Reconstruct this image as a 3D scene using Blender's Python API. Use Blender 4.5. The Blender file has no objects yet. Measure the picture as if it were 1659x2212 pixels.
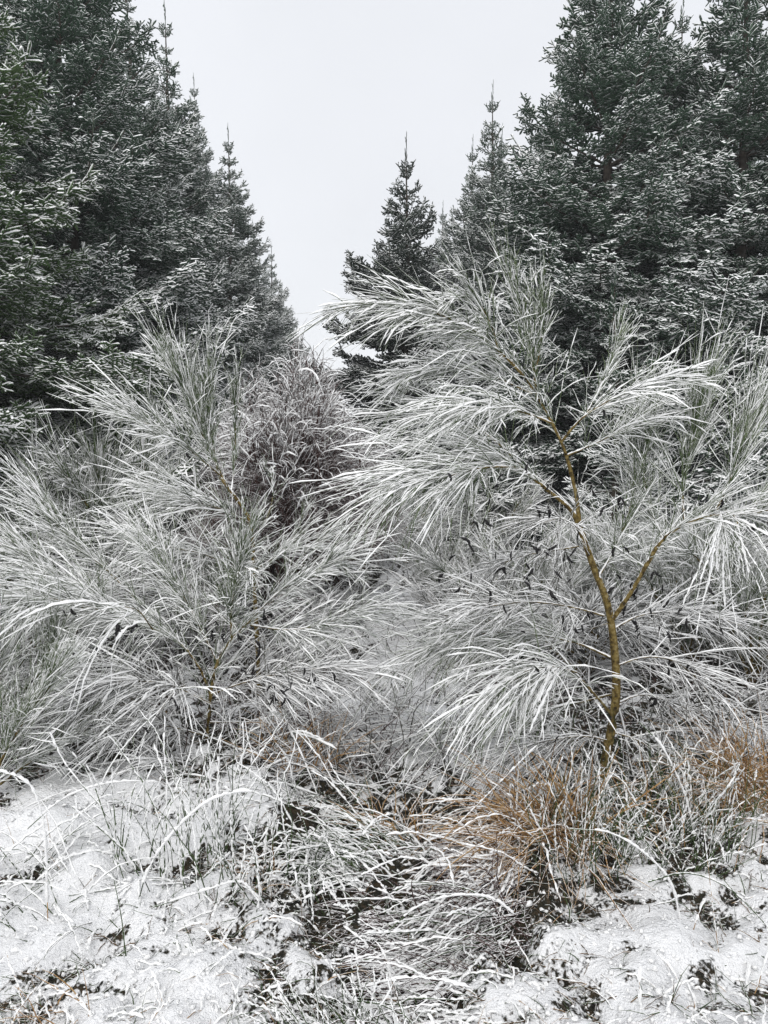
import bpy, math, random
import numpy as np
from mathutils import Vector
rng = np.random.default_rng(7)
random.seed(7)
PI = math.pi
scene = bpy.context.scene
col = scene.collection

# ------------------------------------------------------------------ camera
CAM_H = 1.6
PITCH = math.radians(7.8)
FPX = 1661.0                                   # focal length for a 1659 x 2212 picture
cd = bpy.data.cameras.new('camera')
cam = bpy.data.objects.new('camera', cd); col.objects.link(cam)
cam.location = (0, 0, CAM_H); cam.rotation_euler = (PI/2 - PITCH, 0, 0)
cd.sensor_fit = 'VERTICAL'; cd.sensor_height = 36.0; cd.lens = 36.0*FPX/2212.0
cd.clip_start = 0.05; cd.clip_end = 3000
scene.camera = cam

# ------------------------------------------------------------------ sky and sun
SUN_EL, SUN_ROT = math.radians(52), math.radians(200)
world = bpy.data.worlds.new('World'); scene.world = world; world.use_nodes = True
nt = world.node_tree; nt.nodes.clear()
out = nt.nodes.new('ShaderNodeOutputWorld'); bg = nt.nodes.new('ShaderNodeBackground')
sky = nt.nodes.new('ShaderNodeTexSky'); sky.sky_type = 'NISHITA'; sky.sun_disc = False
sky.sun_elevation = SUN_EL; sky.sun_rotation = SUN_ROT
mix = nt.nodes.new('ShaderNodeMix'); mix.data_type = 'RGBA'; mix.inputs['Factor'].default_value = 0.95
tc = nt.nodes.new('ShaderNodeTexCoord'); sep = nt.nodes.new('ShaderNodeSeparateXYZ')
ramp = nt.nodes.new('ShaderNodeValToRGB')
ramp.color_ramp.elements[0].position = 0.0; ramp.color_ramp.elements[0].color = (0.860, 0.872, 0.90, 1)
ramp.color_ramp.elements[1].position = 0.75; ramp.color_ramp.elements[1].color = (0.80, 0.82, 0.862, 1)
nz = nt.nodes.new('ShaderNodeTexNoise'); nz.inputs['Scale'].default_value = 2.2; nz.inputs['Detail'].default_value = 4
mr = nt.nodes.new('ShaderNodeMapRange'); mr.inputs['To Min'].default_value = 6.3; mr.inputs['To Max'].default_value = 7.9
vm = nt.nodes.new('ShaderNodeVectorMath'); vm.operation = 'SCALE'
L = nt.links.new
L(tc.outputs['Generated'], sep.inputs[0]); L(sep.outputs['Z'], ramp.inputs[0])
L(tc.outputs['Generated'], nz.inputs['Vector']); L(nz.outputs['Fac'], mr.inputs['Value'])
L(ramp.outputs['Color'], vm.inputs[0]); L(mr.outputs[0], vm.inputs['Scale'])
L(sky.outputs['Color'], mix.inputs['A']); L(vm.outputs[0], mix.inputs['B'])
L(mix.outputs['Result'], bg.inputs['Color']); bg.inputs['Strength'].default_value = 0.1
L(bg.outputs[0], out.inputs['Surface'])
sd = bpy.data.lights.new('sun', 'SUN'); sd.energy = 1.5; sd.angle = math.radians(60); sd.color = (1, 0.98, 0.95)
sun = bpy.data.objects.new('sun', sd); col.objects.link(sun)
sun.rotation_euler = (PI/2 - SUN_EL, 0, PI - SUN_ROT)
scene.view_settings.view_transform = 'Standard'; scene.view_settings.look = 'None'
scene.view_settings.exposure = 0.60; scene.view_settings.gamma = 1.0; scene.view_settings.use_curve_mapping = False
scene.cycles.max_bounces = 12; scene.cycles.diffuse_bounces = 12; scene.cycles.glossy_bounces = 1
scene.cycles.transmission_bounces = 0; scene.cycles.volume_bounces = 1
scene.cycles.caustics_reflective = False; scene.cycles.caustics_refractive = False

# ------------------------------------------------------------------ helpers
CP, SP = math.cos(PITCH), math.sin(PITCH)
def at(px, py, d):
    """the point seen at pixel (px, py) of a 1659 x 2212 picture, d metres ahead"""
    u = (px - 829.5)/FPX; v = (1106 - py)/FPX
    y = CP + v*SP; z = -SP + v*CP
    return np.array([u/y*d, d, CAM_H + z/y*d])
def line(pts):
    return np.array([at(*p) for p in pts])
def gpt(px, py):
    v = (1106 - py)/FPX
    d = CAM_H/((SP - v*CP)/(CP + v*SP))
    return at(px, py, d)[:2]

def vnoise(x, y, seed=0):
    xi = np.floor(x).astype(np.int64); yi = np.floor(y).astype(np.int64)
    fx = x - xi; fy = y - yi
    fx = fx*fx*fx*(fx*(fx*6-15)+10); fy = fy*fy*fy*(fy*(fy*6-15)+10)
    def h(a, b):
        n = (a*374761393 + b*668265263 + seed*974634777) & 0x7fffffff
        n = ((n ^ (n >> 13))*1274126177) & 0x7fffffff
        return ((n ^ (n >> 16)) & 0xffff)/65535.0
    return ((h(xi, yi)*(1-fx) + h(xi+1, yi)*fx)*(1-fy) + (h(xi, yi+1)*(1-fx) + h(xi+1, yi+1)*fx)*fy)
def fbm(x, y, s, o=4, seed=0, pers=.5):
    t = 0; a = 1; n = 0
    for k in range(o):
        t = t + a*vnoise(x*s + 17.3*k, y*s - 9.1*k, seed+k); n += a; a *= pers; s *= 2.03
    return t/n
# hollows and tufts of the foreground: x, y, radius, height change
BLOBS = [(gpt(860, 1720), .40, -.10), (gpt(930, 1960), .28, -.12), (gpt(600, 1900), .20, -.04), (gpt(800, 2100), .3, -.04),
         (gpt(60, 2080), .25, -.05), (gpt(480, 1760), .5, .06)]
BARE = [(gpt(850, 1730), .40, 1.0), (gpt(1000, 1820), .36, 1.1), (gpt(930, 1980), .26, 2.2), (gpt(1020, 1880), .22, 2.0), (gpt(850, 1880), .24, 1.8), (gpt(760, 1780), .25, 1.2), (gpt(560, 1840), .20, .7), (gpt(420, 1880), .13, .6),
        (gpt(690, 1850), .18, .9), (gpt(1250, 1760), .38, .9), (gpt(1550, 1730), .42, .8), (gpt(500, 1620), .5, .8), (gpt(60, 2110), .22, .9),
        (gpt(20, 1900), .15, .7), (gpt(1560, 1860), .3, .35), (gpt(1380, 2120), .28, .5), (gpt(560, 2130), .2, .6), (gpt(750, 2180), .22, .9), (gpt(550, 1930), .14, .8),
        (gpt(100, 1640), .5, .7), (gpt(840, 1230), .5, .5), (gpt(640, 1200), 1.3, .5), (gpt(1600, 1430), .8, .4), (gpt(180, 1150), 1.8, .4), (gpt(1400, 1640), .5, .5)]
G0 = 0.0
def height(x, y):
    x = np.asarray(x, float); y = np.asarray(y, float)
    r = np.hypot(x, y)
    h = (fbm(x, y, .9, 2, 5) - .5)*.10 - G0 + (fbm(x*.7, y, .16, 2, 9) - .5)*.5*np.clip(r/14 - .3, 0, 1)
    for (c, rad, a) in BLOBS:
        h = h + a*np.exp(-((x-c[0])**2 + (y-c[1])**2)/rad**2)
    return h
_c = at(1280, 1745, 3.15); G0 = float(height(_c[0], _c[1])) + .02
def micro(x, y):
    c0 = fbm(x, y, 5.5, 2, 91)
    a = fbm(x + .35*fbm(x, y, 3, 2, 77), y + .35*fbm(x, y, 3, 2, 78), 9, 3, 21, .6)
    b = 1 - np.abs(2*fbm(x + .6*y, (y - .4*x), 6, 3, 31, .55) - 1)
    return (a - .5)*.095 + (b - .75)*.065 + (c0 - .5)*.13
def bareness(x, y, m=None):
    if m is None: m = micro(x, y)
    w = .02 + 0*x
    for (c, rad, a) in BARE:
        w = w + .5*a*np.exp(-((x-c[0])**2 + (y-c[1])**2)/rad**2)
    w = w + .50*np.clip((y - 3.1)/.8, 0, 1)*np.clip((16 - y)/8, 0, 1)*np.clip(np.abs(x - .015*y - .05)/.6, .25, 1)
    n = fbm(x, y, 20, 3, 55, .65)
    s = w*1.1 + (n - .64)*1.5 - m*5.5
    return np.clip(s*2.2, 0, 1)

def mesh_np(name, V, F, attrs=None, smooth=True):
    V = np.asarray(V, np.float32).reshape(-1, 3); F = np.asarray(F, np.int32)
    me = bpy.data.meshes.new(name); k = F.shape[1]
    me.vertices.add(len(V)); me.vertices.foreach_set('co', V.ravel())
    me.loops.add(F.size); me.loops.foreach_set('vertex_index', F.ravel())
    me.polygons.add(len(F)); me.polygons.foreach_set('loop_start', np.arange(0, F.size, k, dtype=np.int32))
    me.polygons.foreach_set('use_smooth', np.full(len(F), smooth))
    me.update(calc_edges=True)
    for a, v in (attrs or {}).items():
        at_ = me.attributes.new(a, 'FLOAT', 'POINT'); at_.data.foreach_set('value', np.asarray(v, np.float32))
    return me
def link(name, me, parent=None, **props):
    o = bpy.data.objects.new(name, me); col.objects.link(o)
    if parent is not None: o.parent = parent
    for k, v in props.items(): o[k] = v
    return o
def thing(name, label, cat, group=None, loc=(0, 0, 0), rz=0, sc=1):
    o = bpy.data.objects.new(name, None); col.objects.link(o)
    o.empty_display_size = .1; o.location = loc; o.rotation_euler = (0, 0, rz); o.scale = (sc,)*3
    o['label'] = label; o['category'] = cat
    if group: o['group'] = group
    return o

def nrm(v): return v/np.maximum(np.linalg.norm(v, axis=-1, keepdims=True), 1e-9)
def tubes(P, R, sides=3, up_off=None, squash=1.0, star=None, rag=0):
    """P (N,K,3), R (N,K): a closed tapered tube round each polyline; returns verts, quads, per-vertex (tube, ring)"""
    P = np.asarray(P, float); R = np.asarray(R, float); N, K, _ = P.shape
    T = np.empty_like(P); T[:, 1:-1] = P[:, 2:] - P[:, :-2]; T[:, 0] = P[:, 1] - P[:, 0]; T[:, -1] = P[:, -1] - P[:, -2]
    T = nrm(T)
    up = np.zeros_like(T); up[..., 2] = 1; up[..., 1] = .02
    S = np.cross(T, up); bad = np.linalg.norm(S, axis=-1) < .12
    S[bad] = np.cross(T[bad], [1, .1, 0]); S = nrm(S); U = np.cross(S, T)
    a = np.arange(sides)*2*PI/sides + PI/2
    rr = np.ones(sides) if star is None else np.where(np.arange(sides) % 2, star, 1.0)
    C = P.copy()
    if up_off is not None: C = C + np.concatenate([np.zeros((N, K, 2)), up_off[..., None]], -1)
    rg = (1 + rag*(rng.random((N, K, sides, 1)) - .5)*2) if rag else 1.0
    V = C[:, :, None] + rg*(R[:, :, None, None]*(np.cos(a)*rr)[None, None, :, None]*S[:, :, None] + (R*squash)[:, :, None, None]*(np.sin(a)*rr)[None, None, :, None]*U[:, :, None])
    n, k, s = np.meshgrid(np.arange(N), np.arange(K-1), np.arange(sides), indexing='ij')
    b = n*K*sides; s2 = (s+1) % sides
    F = np.stack([b+k*sides+s, b+k*sides+s2, b+(k+1)*sides+s2, b+(k+1)*sides+s], -1).reshape(-1, 4)
    return V.reshape(-1, 3), F
def join(parts):
    Vs, Fs, n = [], [], 0
    for V, F in parts:
        Vs.append(V); Fs.append(F + n); n += len(V)
    return np.concatenate(Vs), np.concatenate(Fs)
def resample(P, n):
    P = np.asarray(P, float)
    # Catmull-Rom through the points, then even spacing
    Q = np.vstack([2*P[0]-P[1], P, 2*P[-1]-P[-2]]); o = []
    for i in range(1, len(Q)-2):
        for t in np.linspace(0, 1, 10, endpoint=False):
            a, b, c, d = Q[i-1], Q[i], Q[i+1], Q[i+2]
            o.append(.5*((2*b) + (-a+c)*t + (2*a-5*b+4*c-d)*t*t + (-a+3*b-3*c+d)*t**3))
    o.append(P[-1]); o = np.array(o)
    s = np.r_[0, np.cumsum(np.linalg.norm(np.diff(o, axis=0), axis=1))]
    u = np.linspace(0, s[-1], n)
    return np.stack([np.interp(u, s, o[:, k]) for k in range(3)], -1)
def grow(B, D, Ln, K, g, wob=.05, r=rng):
    """N whips from B along D; g bends them down (or up) over their length"""
    N = len(B); P = np.empty((N, K, 3)); P[:, 0] = B; d = nrm(D)
    st = (Ln/(K-1))[:, None]; g = np.broadcast_to(g, (N,))
    for k in range(1, K):
        d = d + r.normal(0, wob, (N, 3)); d[:, 2] -= g/(K-1); d = nrm(d)
        P[:, k] = P[:, k-1] + d*st
    return P
def cone(D, ang, r=rng):
    """directions at angle ang from D, turned at random round it"""
    N = len(D); v = r.normal(size=(N, 3)); v = nrm(v - (v*D).sum(-1, keepdims=True)*D)
    return nrm(D*np.cos(ang)[:, None] + v*np.sin(ang)[:, None])

# ------------------------------------------------------------------ materials
def mat(name, rough=.8):
    m = bpy.data.materials.new(name); m.use_nodes = True
    b = m.node_tree.nodes['Principled BSDF']; b.inputs['Roughness'].default_value = rough
    b.inputs['Specular IOR Level'].default_value = .2
    return m, m.node_tree, b
def noise_node(t, scale, detail=3, coord='Object'):
    n = t.nodes.new('ShaderNodeTexNoise'); n.inputs['Scale'].default_value = scale; n.inputs['Detail'].default_value = detail
    if coord == 'Position': t.links.new(t.nodes.new('ShaderNodeNewGeometry').outputs['Position'], n.inputs['Vector'])
    else: t.links.new(t.nodes.new('ShaderNodeTexCoord').outputs[coord], n.inputs['Vector'])
    return n
def ramp_node(t, src, stops):
    r = t.nodes.new('ShaderNodeValToRGB'); e = r.color_ramp.elements
    e[0].position, e[0].color = stops[0][0], (*stops[0][1], 1); e[1].position, e[1].color = stops[-1][0], (*stops[-1][1], 1)
    for p, c in stops[1:-1]:
        x = e.new(p); x.color = (*c, 1)
    t.links.new(src, r.inputs[0]); return r
def math_node(t, op, a, b=None, clamp=False):
    n = t.nodes.new('ShaderNodeMath'); n.operation = op; n.use_clamp = clamp
    for i, v in enumerate((a, b)):
        if v is None: continue
        if isinstance(v, (int, float)): n.inputs[i].default_value = v
        else: t.links.new(v, n.inputs[i])
    return n.outputs[0]
def bump(t, b, src, strength, dist):
    n = t.nodes.new('ShaderNodeBump'); n.inputs['Strength'].default_value = strength; n.inputs['Distance'].default_value = dist
    t.links.new(src, n.inputs['Height']); t.links.new(n.outputs[0], b.inputs['Normal'])
SNOW = (.92, .92, .92)
def frosted(name, stops, nscale, lo, hi, nmix=.5, mscale=60, rough=.8, attr=None, obj_var=0):
    """a material of its own colour with snow lying on the faces that look up"""
    m, t, b = mat(name, rough)
    c = ramp_node(t, noise_node(t, nscale, 3).outputs['Fac'], stops)
    geo = t.nodes.new('ShaderNodeNewGeometry'); sp = t.nodes.new('ShaderNodeSeparateXYZ'); t.links.new(geo.outputs['Normal'], sp.inputs[0])
    n = noise_node(t, mscale, 2)
    s = math_node(t, 'ADD', sp.outputs['Z'], math_node(t, 'MULTIPLY', math_node(t, 'SUBTRACT', n.outputs['Fac'], .5), nmix*2))
    if attr:
        a = t.nodes.new('ShaderNodeAttribute'); a.attribute_name = attr
        s = math_node(t, 'ADD', s, a.outputs['Fac'])
    mr = t.nodes.new('ShaderNodeMapRange'); mr.inputs['From Min'].default_value = lo; mr.inputs['From Max'].default_value = hi
    t.links.new(s, mr.inputs['Value'])
    mx = t.nodes.new('ShaderNodeMix'); mx.data_type = 'RGBA'; t.links.new(mr.outputs[0], mx.inputs['Factor'])
    t.links.new(c.outputs[0], mx.inputs['A']); mx.inputs['B'].default_value = (*SNOW, 1)
    t.links.new(mx.outputs['Result'], b.inputs['Base Color'])
    return m
def add_relief(m, scale, strength, dist):
    t = m.node_tree; n = noise_node(t, scale, 4); bump(t, t.nodes['Principled BSDF'], n.outputs['Fac'], strength, dist)
def snow_mat():
    m, t, b = mat('snow', .75)
    c = ramp_node(t, noise_node(t, 30, 3).outputs['Fac'], [(.3, (.935, .935, .93)), (.7, (.96, .96, .955))])
    t.links.new(c.outputs[0], b.inputs['Base Color'])
    bump(t, b, noise_node(t, 260, 3).outputs['Fac'], 1.0, .006)
    return m
M = {}
M['snow'] = snow_mat()
M['needles'] = frosted('frosted_spruce_needles', [(.25, (.018, .040, .024)), (.5, (.034, .066, .040)), (.75, (.058, .098, .062))], 5, .12, .80, .7, 150, attr='snow')
M['needles_green'] = frosted('fresh_green_spruce_needles', [(.25, (.024, .050, .018)), (.5, (.046, .084, .030)), (.75, (.080, .125, .046))], 5, .12, .80, .7, 150, attr='snow')
M['needles_dark'] = frosted('dark_spruce_needles', [(.25, (.014, .024, .018)), (.75, (.035, .055, .038))], 5, .25, 1.05, .7, 150, attr='snow')
M['bark'] = frosted('spruce_bark', [(.3, (.035, .028, .022)), (.7, (.09, .075, .06))], 22, .75, 1.0, .3, 25)
M['olive_bark'] = frosted('olive_broom_bark', [(.32, (.026, .018, .007)), (.44, (.095, .066, .020)), (.56, (.175, .125, .036)), (.70, (.26, .215, .11))], 55, .38, .55, .75, 38)
add_relief(M['olive_bark'], 140, .9, .006)
M['twig'] = frosted('broom_twig', [(.3, (.040, .062, .024)), (.55, (.085, .12, .05)), (.75, (.165, .20, .105))], 9, .5, .85, .6, 160)
M['twig_grey'] = frosted('grey_broom_twig', [(.3, (.030, .030, .024)), (.7, (.10, .098, .075))], 9, .45, .8, .6, 160)
M['twig_brown'] = frosted('brown_twig', [(.3, (.034, .017, .015)), (.7, (.10, .057, .050))], 9, .7, 1.0, .6, 160)
M['pod'] = frosted('black_seed_pod', [(.3, (.006, .006, .007)), (.7, (.016, .014, .014))], 60, .8, .95, .3, 90, .5)
M['straw'] = frosted('dead_tan_grass', [(.25, (.15, .075, .027)), (.5, (.35, .205, .085)), (.75, (.52, .37, .19))], 14, .8, 1.0, .6, 120)
M['rush'] = frosted('green_rush', [(.3, (.022, .042, .014)), (.7, (.075, .115, .04))], 8, .7, .95, .6, 120)
M['litter'] = frosted('brown_leaf_litter', [(.25, (.045, .028, .014)), (.5, (.11, .066, .03)), (.75, (.22, .14, .065))], 14, .75, 1.0, .7, 120)
def ground_mat():
    m, t, b = mat('snow_over_turf', .8)
    a = t.nodes.new('ShaderNodeAttribute'); a.attribute_name = 'bare'
    n = noise_node(t, 70, 5)
    f = math_node(t, 'ADD', a.outputs['Fac'], math_node(t, 'MULTIPLY', math_node(t, 'SUBTRACT', n.outputs['Fac'], .55), 2.0))
    mr = t.nodes.new('ShaderNodeMapRange'); mr.inputs['From Min'].default_value = .30; mr.inputs['From Max'].default_value = .62
    t.links.new(f, mr.inputs['Value'])
    turf = ramp_node(t, noise_node(t, 45, 4).outputs['Fac'], [(.3, (.008, .007, .006)), (.5, (.020, .019, .011)), (.62, (.045, .030, .016)), (.75, (.024, .036, .013))])
    sn = ramp_node(t, noise_node(t, 6, 4).outputs['Fac'], [(.3, (.77, .775, .785)), (.7, (.865, .867, .872))])
    mx = t.nodes.new('ShaderNodeMix'); mx.data_type = 'RGBA'; t.links.new(mr.outputs[0], mx.inputs['Factor'])
    t.links.new(sn.outputs[0], mx.inputs['A']); t.links.new(turf.outputs[0], mx.inputs['B'])
    t.links.new(mx.outputs['Result'], b.inputs['Base Color'])
    h = math_node(t, 'ADD', noise_node(t, 160, 5).outputs['Fac'], math_node(t, 'MULTIPLY', noise_node(t, 45, 3).outputs['Fac'], 1.6))
    bump(t, b, h, .9, .011)
    return m
M['ground'] = ground_mat()

# ------------------------------------------------------------------ ground: one sheet to the horizon, finest in front of the camera
def axis(n, c, a, ext):
    k = math.asinh(ext/a); return c + a*np.sinh(k*np.linspace(-1, 1, n))
gx = axis(350, 0, .95, 300); gy = axis(390, 2.7, .9, 300)
X, Y = np.meshgrid(gx, gy); mi = micro(X, Y)
fade = np.clip(1.25 - np.hypot(X, Y - 2)/14, .0, 1)
Z = height(X, Y) + mi*fade
nx, ny = len(gx), len(gy)
i, j = np.meshgrid(np.arange(nx-1), np.arange(ny-1)); q = (j*nx + i)
F = np.stack([q, q+1, q+nx+1, q+nx], -1).reshape(-1, 4)
me = mesh_np('ground', np.stack([X, Y, Z], -1), F, {'bare': bareness(X, Y, mi*.9).ravel()}); me.materials.append(M['ground'])
link('ground', me, kind='structure')
def ground_z(x, y): return float(height(x, y) + micro(np.array(x), np.array(y))*.5)

# ------------------------------------------------------------------ spruces
def spruce_branch(Lb, seed, lush=1.0):
    r = np.random.default_rng(seed)
    K = 9; rise = r.uniform(-.1, .25)
    t = np.linspace(0, 1, K)
    ax = np.stack([t*Lb, .05*Lb*np.sin(t*3 + r.uniform(0, 6))*t, Lb*(rise*t*.5 - .18*np.sin(t*PI*.8)*t + .24*t**3) + r.normal(0, .012, K)*t], -1)
    sh_B, sh_D, sh_L, sh_s = [], [], [], []
    n1 = max(3, int(Lb/.062)); lats = []
    for side in (-1, 1):
        for k in range(n1):
            tt = .10 + .88*(k + r.uniform(0, .9))/n1
            p = np.array([np.interp(tt, t, ax[:, c]) for c in range(3)])
            env = min(1, (tt)/.28)*(1 - tt)**.75
            ll = max(.055, (.56*Lb**.85)*env*r.uniform(.55, 1.15) + .05)
            an = math.radians(r.uniform(38, 66))
            d = np.array([math.cos(an), side*math.sin(an), r.normal(-.02, .22)])
            lats.append((p, d/np.linalg.norm(d), ll, tt))
    wood = [(ax, .012*Lb**.6 + .003)]
    for p, d, ll, tt in lats:
        if r.random() < .10 and tt < .7: continue
        nn = 5; P = grow(p[None], d[None], np.array([ll]), nn, -.10 if ll < .2 else .12, .07, r)[0]
        s0 = .62*tt - .34
        # the lateral is itself a string of needled shoots
        m = max(1, int(round(ll/.12)))
        for q in range(m):
            a, b_ = q/m, (q+1)/m
            pa = np.array([np.interp(a, np.linspace(0, 1, nn), P[:, c]) for c in range(3)]); pb = np.array([np.interp(b_, np.linspace(0, 1, nn), P[:, c]) for c in range(3)])
            if tt < .35 and b_ < .35: continue
            sh_B.append(pa); sh_D.append(pb-pa); sh_L.append(np.linalg.norm(pb-pa)*1.08); sh_s.append(s0 + .18*b_)
        if ll > .13:
            n2 = max(2, int(ll/.043*lush))
            for k in range(n2):
                for sd in (-1, 1):
                    if r.random() < .12: continue
                    u = .16 + .80*(k + r.uniform(0, .9))/n2
                    pp = np.array([np.interp(u, np.linspace(0, 1, nn), P[:, c]) for c in range(3)])
                    l2 = (.045 + .22*ll*(1-u)**.7 + .02)*r.uniform(.6, 1.25); l2 = min(l2, .17)
                    an = math.radians(r.uniform(35, 65))
                    dd = nrm(P[-1]-P[0]); sdv = nrm(np.cross(dd, [0, 0, 1.]))*sd
                    d2 = dd*math.cos(an) + sdv*math.sin(an) + np.array([0, 0, r.normal(-.06, .34)])
                    sh_B.append(pp); sh_D.append(d2); sh_L.append(l2); sh_s.append(s0 + .2*u)
                    if l2 > .10:
                        for sd3 in (-1, 1):
                            d3 = nrm(d2) + nrm(np.cross(nrm(d2), [0, 0, 1.]))*sd3*.9 + np.array([0, 0, r.normal(-.05, .35)])
                            sh_B.append(pp + nrm(d2)*l2*r.uniform(.3, .6)); sh_D.append(d3); sh_L.append(l2*.5); sh_s.append(s0 + .2*u)
    # leader tip
    for q in range(4):
        a = .72 + .07*q; pa = np.array([np.interp(a, t, ax[:, c]) for c in range(3)]); pb = np.array([np.interp(a+.07, t, ax[:, c]) for c in range(3)])
        sh_B.append(pa); sh_D.append(pb-pa); sh_L.append(np.linalg.norm(pb-pa)*1.1); sh_s.append(.15)
    B = np.array(sh_B); D = np.array(sh_D); Ln = np.array(sh_L)*.86; S = np.array(sh_s); N = len(B)
    P = grow(B, D, Ln, 3, -.14, .06, r); P[:, 1] = P[:, 1]*.45 + P[:, 2]*.55
    R = np.array([.0080, .0100, .0030])[None]*r.uniform(.75, 1.2, (N, 1))
    V, F_ = tubes(P, R, 4, rag=.30)
    S = np.repeat(S, 12) + np.repeat(r.normal(0, .16, N), 12)
    pw = np.stack([resample(w[0], 8) for w in wood]); rw = np.stack([np.linspace(w[1], .003, 8) for w in wood])
    V2, F2 = tubes(pw, rw, 5)
    mats = np.r_[np.zeros(len(F_), np.int32), np.ones(len(F2), np.int32)]
    V, F_ = join([(V, F_), (V2, F2)])
    me = mesh_np('branch', V, F_, {'snow': np.r_[S, np.zeros(len(V2))]}); me.materials.append(M['needles']); me.materials.append(M['bark'])
    me.polygons.foreach_set('material_index', mats)
    return me
LENS = [.22, .40, .65, .95, 1.3, 1.7, 2.15]
BR = {}
for li, Lb in enumerate(LENS):
    BR[li] = [spruce_branch(Lb, 100 + li*10 + v, 1.0) for v in range(2)]
BRM = {}
def branch_mesh(li, v, kind):
    me = BR[li][v % len(BR[li])]
    if kind == 'needles': return me
    key = (li, v % len(BR[li]), kind)
    if key not in BRM:
        c = me.copy(); c.materials[0] = M[kind]; BRM[key] = c
    return BRM[key]
def trunk_mesh(H, r0, seed, lean):
    r = np.random.default_rng(seed); n = 12; t = np.linspace(0, 1, n)
    P = np.stack([lean[0]*t + .04*np.sin(t*5+seed), lean[1]*t + .04*np.cos(t*4+seed), t*H - .15*(1-t)], -1); P[0, :2] = 0
    V, F_ = tubes(P[None], (r0*(1-t)**.8 + .006)[None], 8)
    me = mesh_np('trunk', V, F_); me.materials.append(M['bark'])
    return me, P
def spruce(x, y, H, Rb, seed, label, kind='needles', dens=1.0, low=.25, double=False, top_sparse=1.0):
    r = np.random.default_rng(seed)
    t = thing('spruce_tree', label, 'tree', 'spruces lining both sides of the ride', (x, y, ground_z(x, y)), 0)
    lean = r.normal(0, .10, 2)
    tm, P = trunk_mesh(H, .011*H + .01, seed, lean); link('trunk', tm, t)
    # the leader shoot on top
    z = low; k = 0; nbr = 0; gap_ = .37 if H < 8.8 else .42
    while z < H - .22:
        f = (H - z)/H; nn = (6, 3) if f > .3 else (5, 2)
        if f < .3: nn = (5, 2) if f > .18 else (4, 1) if f > .08 else (3, 0)
        zs = [(z + r.normal(0, .02), 1) for _ in range(nn[0])] + [(z + gap_*r.uniform(.15, .9), 0) for _ in range(int(nn[1]*min(dens, 1.2)))]
        a0 = r.uniform(0, 6.3)
        for q, (zz, main) in enumerate(zs):
            zz = min(zz, H - .12); f = (H - zz)/H
            Lb = Rb*1.12*(f**.92)*(r.uniform(.80, 1.25) if main else r.uniform(.35, .8))
            if zz < 1.0: Lb *= .8
            Lb = max(.14, Lb)
            li = min(range(len(LENS)), key=lambda w: abs(LENS[w]-Lb)); sc = Lb/LENS[li]
            az = a0 + q*2*PI/nn[0] + r.uniform(-.35, .35) if main else r.uniform(0, 6.3)
            o = bpy.data.objects.new('branch', branch_mesh(li, int(r.integers(0, 4)), kind)); col.objects.link(o); o.parent = t
            px = np.interp(zz, P[:, 2], P[:, 0]); py = np.interp(zz, P[:, 2], P[:, 1])
            o.location = (px, py, zz)
            el = -math.radians(58*(1-f)**1.7 - 6 + r.uniform(-10, 10))
            o.rotation_euler = (r.uniform(-.35, .35), el, az); o.scale = (sc, sc*r.uniform(.9, 1.1), max(.85, sc))
        z += gap_*(.85 if f < .2 else 1)*r.uniform(.85, 1.15)
    # candle at the top: bare leader with a few short shoots
    for q in range(5):
        o = bpy.data.objects.new('branch', branch_mesh(0, q, kind)); col.objects.link(o); o.parent = t
        o.location = (P[-1, 0], P[-1, 1], H - .05 - .14*(q > 0)); o.rotation_euler = (0, -math.radians(88 if q == 0 else 48), q*1.5)
        o.scale = (2.0, .45, .45) if q == 0 else (1.1, .7, .7)
    return t

def tree_at(px, py_tip, d, Rb, label, **kw):
    p = at(px, py_tip, d)
    return spruce(p[0], d, p[2], Rb*(1.2 if d < 25 else 1.08), int(px*7 + d*13) % 9973, label, **kw)
tree_at(-175, -330, 6.6, 1.75, 'bright green lightly frosted spruce at the left edge, nearest of the left row', kind='needles_green')
tree_at(105, -420, 9.2, 2.0, 'tall dark spruce cut off by the top left corner of the photo', kind='needles')
tree_at(262, -25, 12.0, 1.7, 'frosted spruce whose spire just leaves the top edge, second tall one of the left row')
tree_at(362, 62, 14.6, 1.75, 'spruce with a double-looking open spire right of the tallest left trees')
tree_at(484, 305, 19.0, 2.0, 'spruce with a thin bare leader halfway down the left row')
tree_at(545, 500, 27.0, 2.1, 'snowy spruce far down the left row with its tip level with the young spruce')
tree_at(581, 545, 32.0, 2.1, 'distant snowy spruce just right of the one before it in the left row')
tree_at(608, 625, 40.0, 2.1, 'distant frosted spruce second from the gap in the left row')
tree_at(630, 700, 55.0, 2.3, 'smallest looking spruce at the very end of the left row by the gap')
tree_at(-60, -260, 12.5, 2.1, 'pale rime covered spruce behind the left edge trees')
tree_at(190, -100, 17.5, 2.1, 'spruce behind the tallest left trees, filling between their trunks')
tree_at(420, 200, 23.0, 2.1, 'spruce of the second left row seen behind the bare leader one')
tree_at(30, -60, 17.0, 2.1, 'spruce deep in the left wood behind the dark corner tree')
tree_at(330, 240, 30.0, 2.2, 'spruce deep in the left wood behind the double-looking spire')
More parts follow.
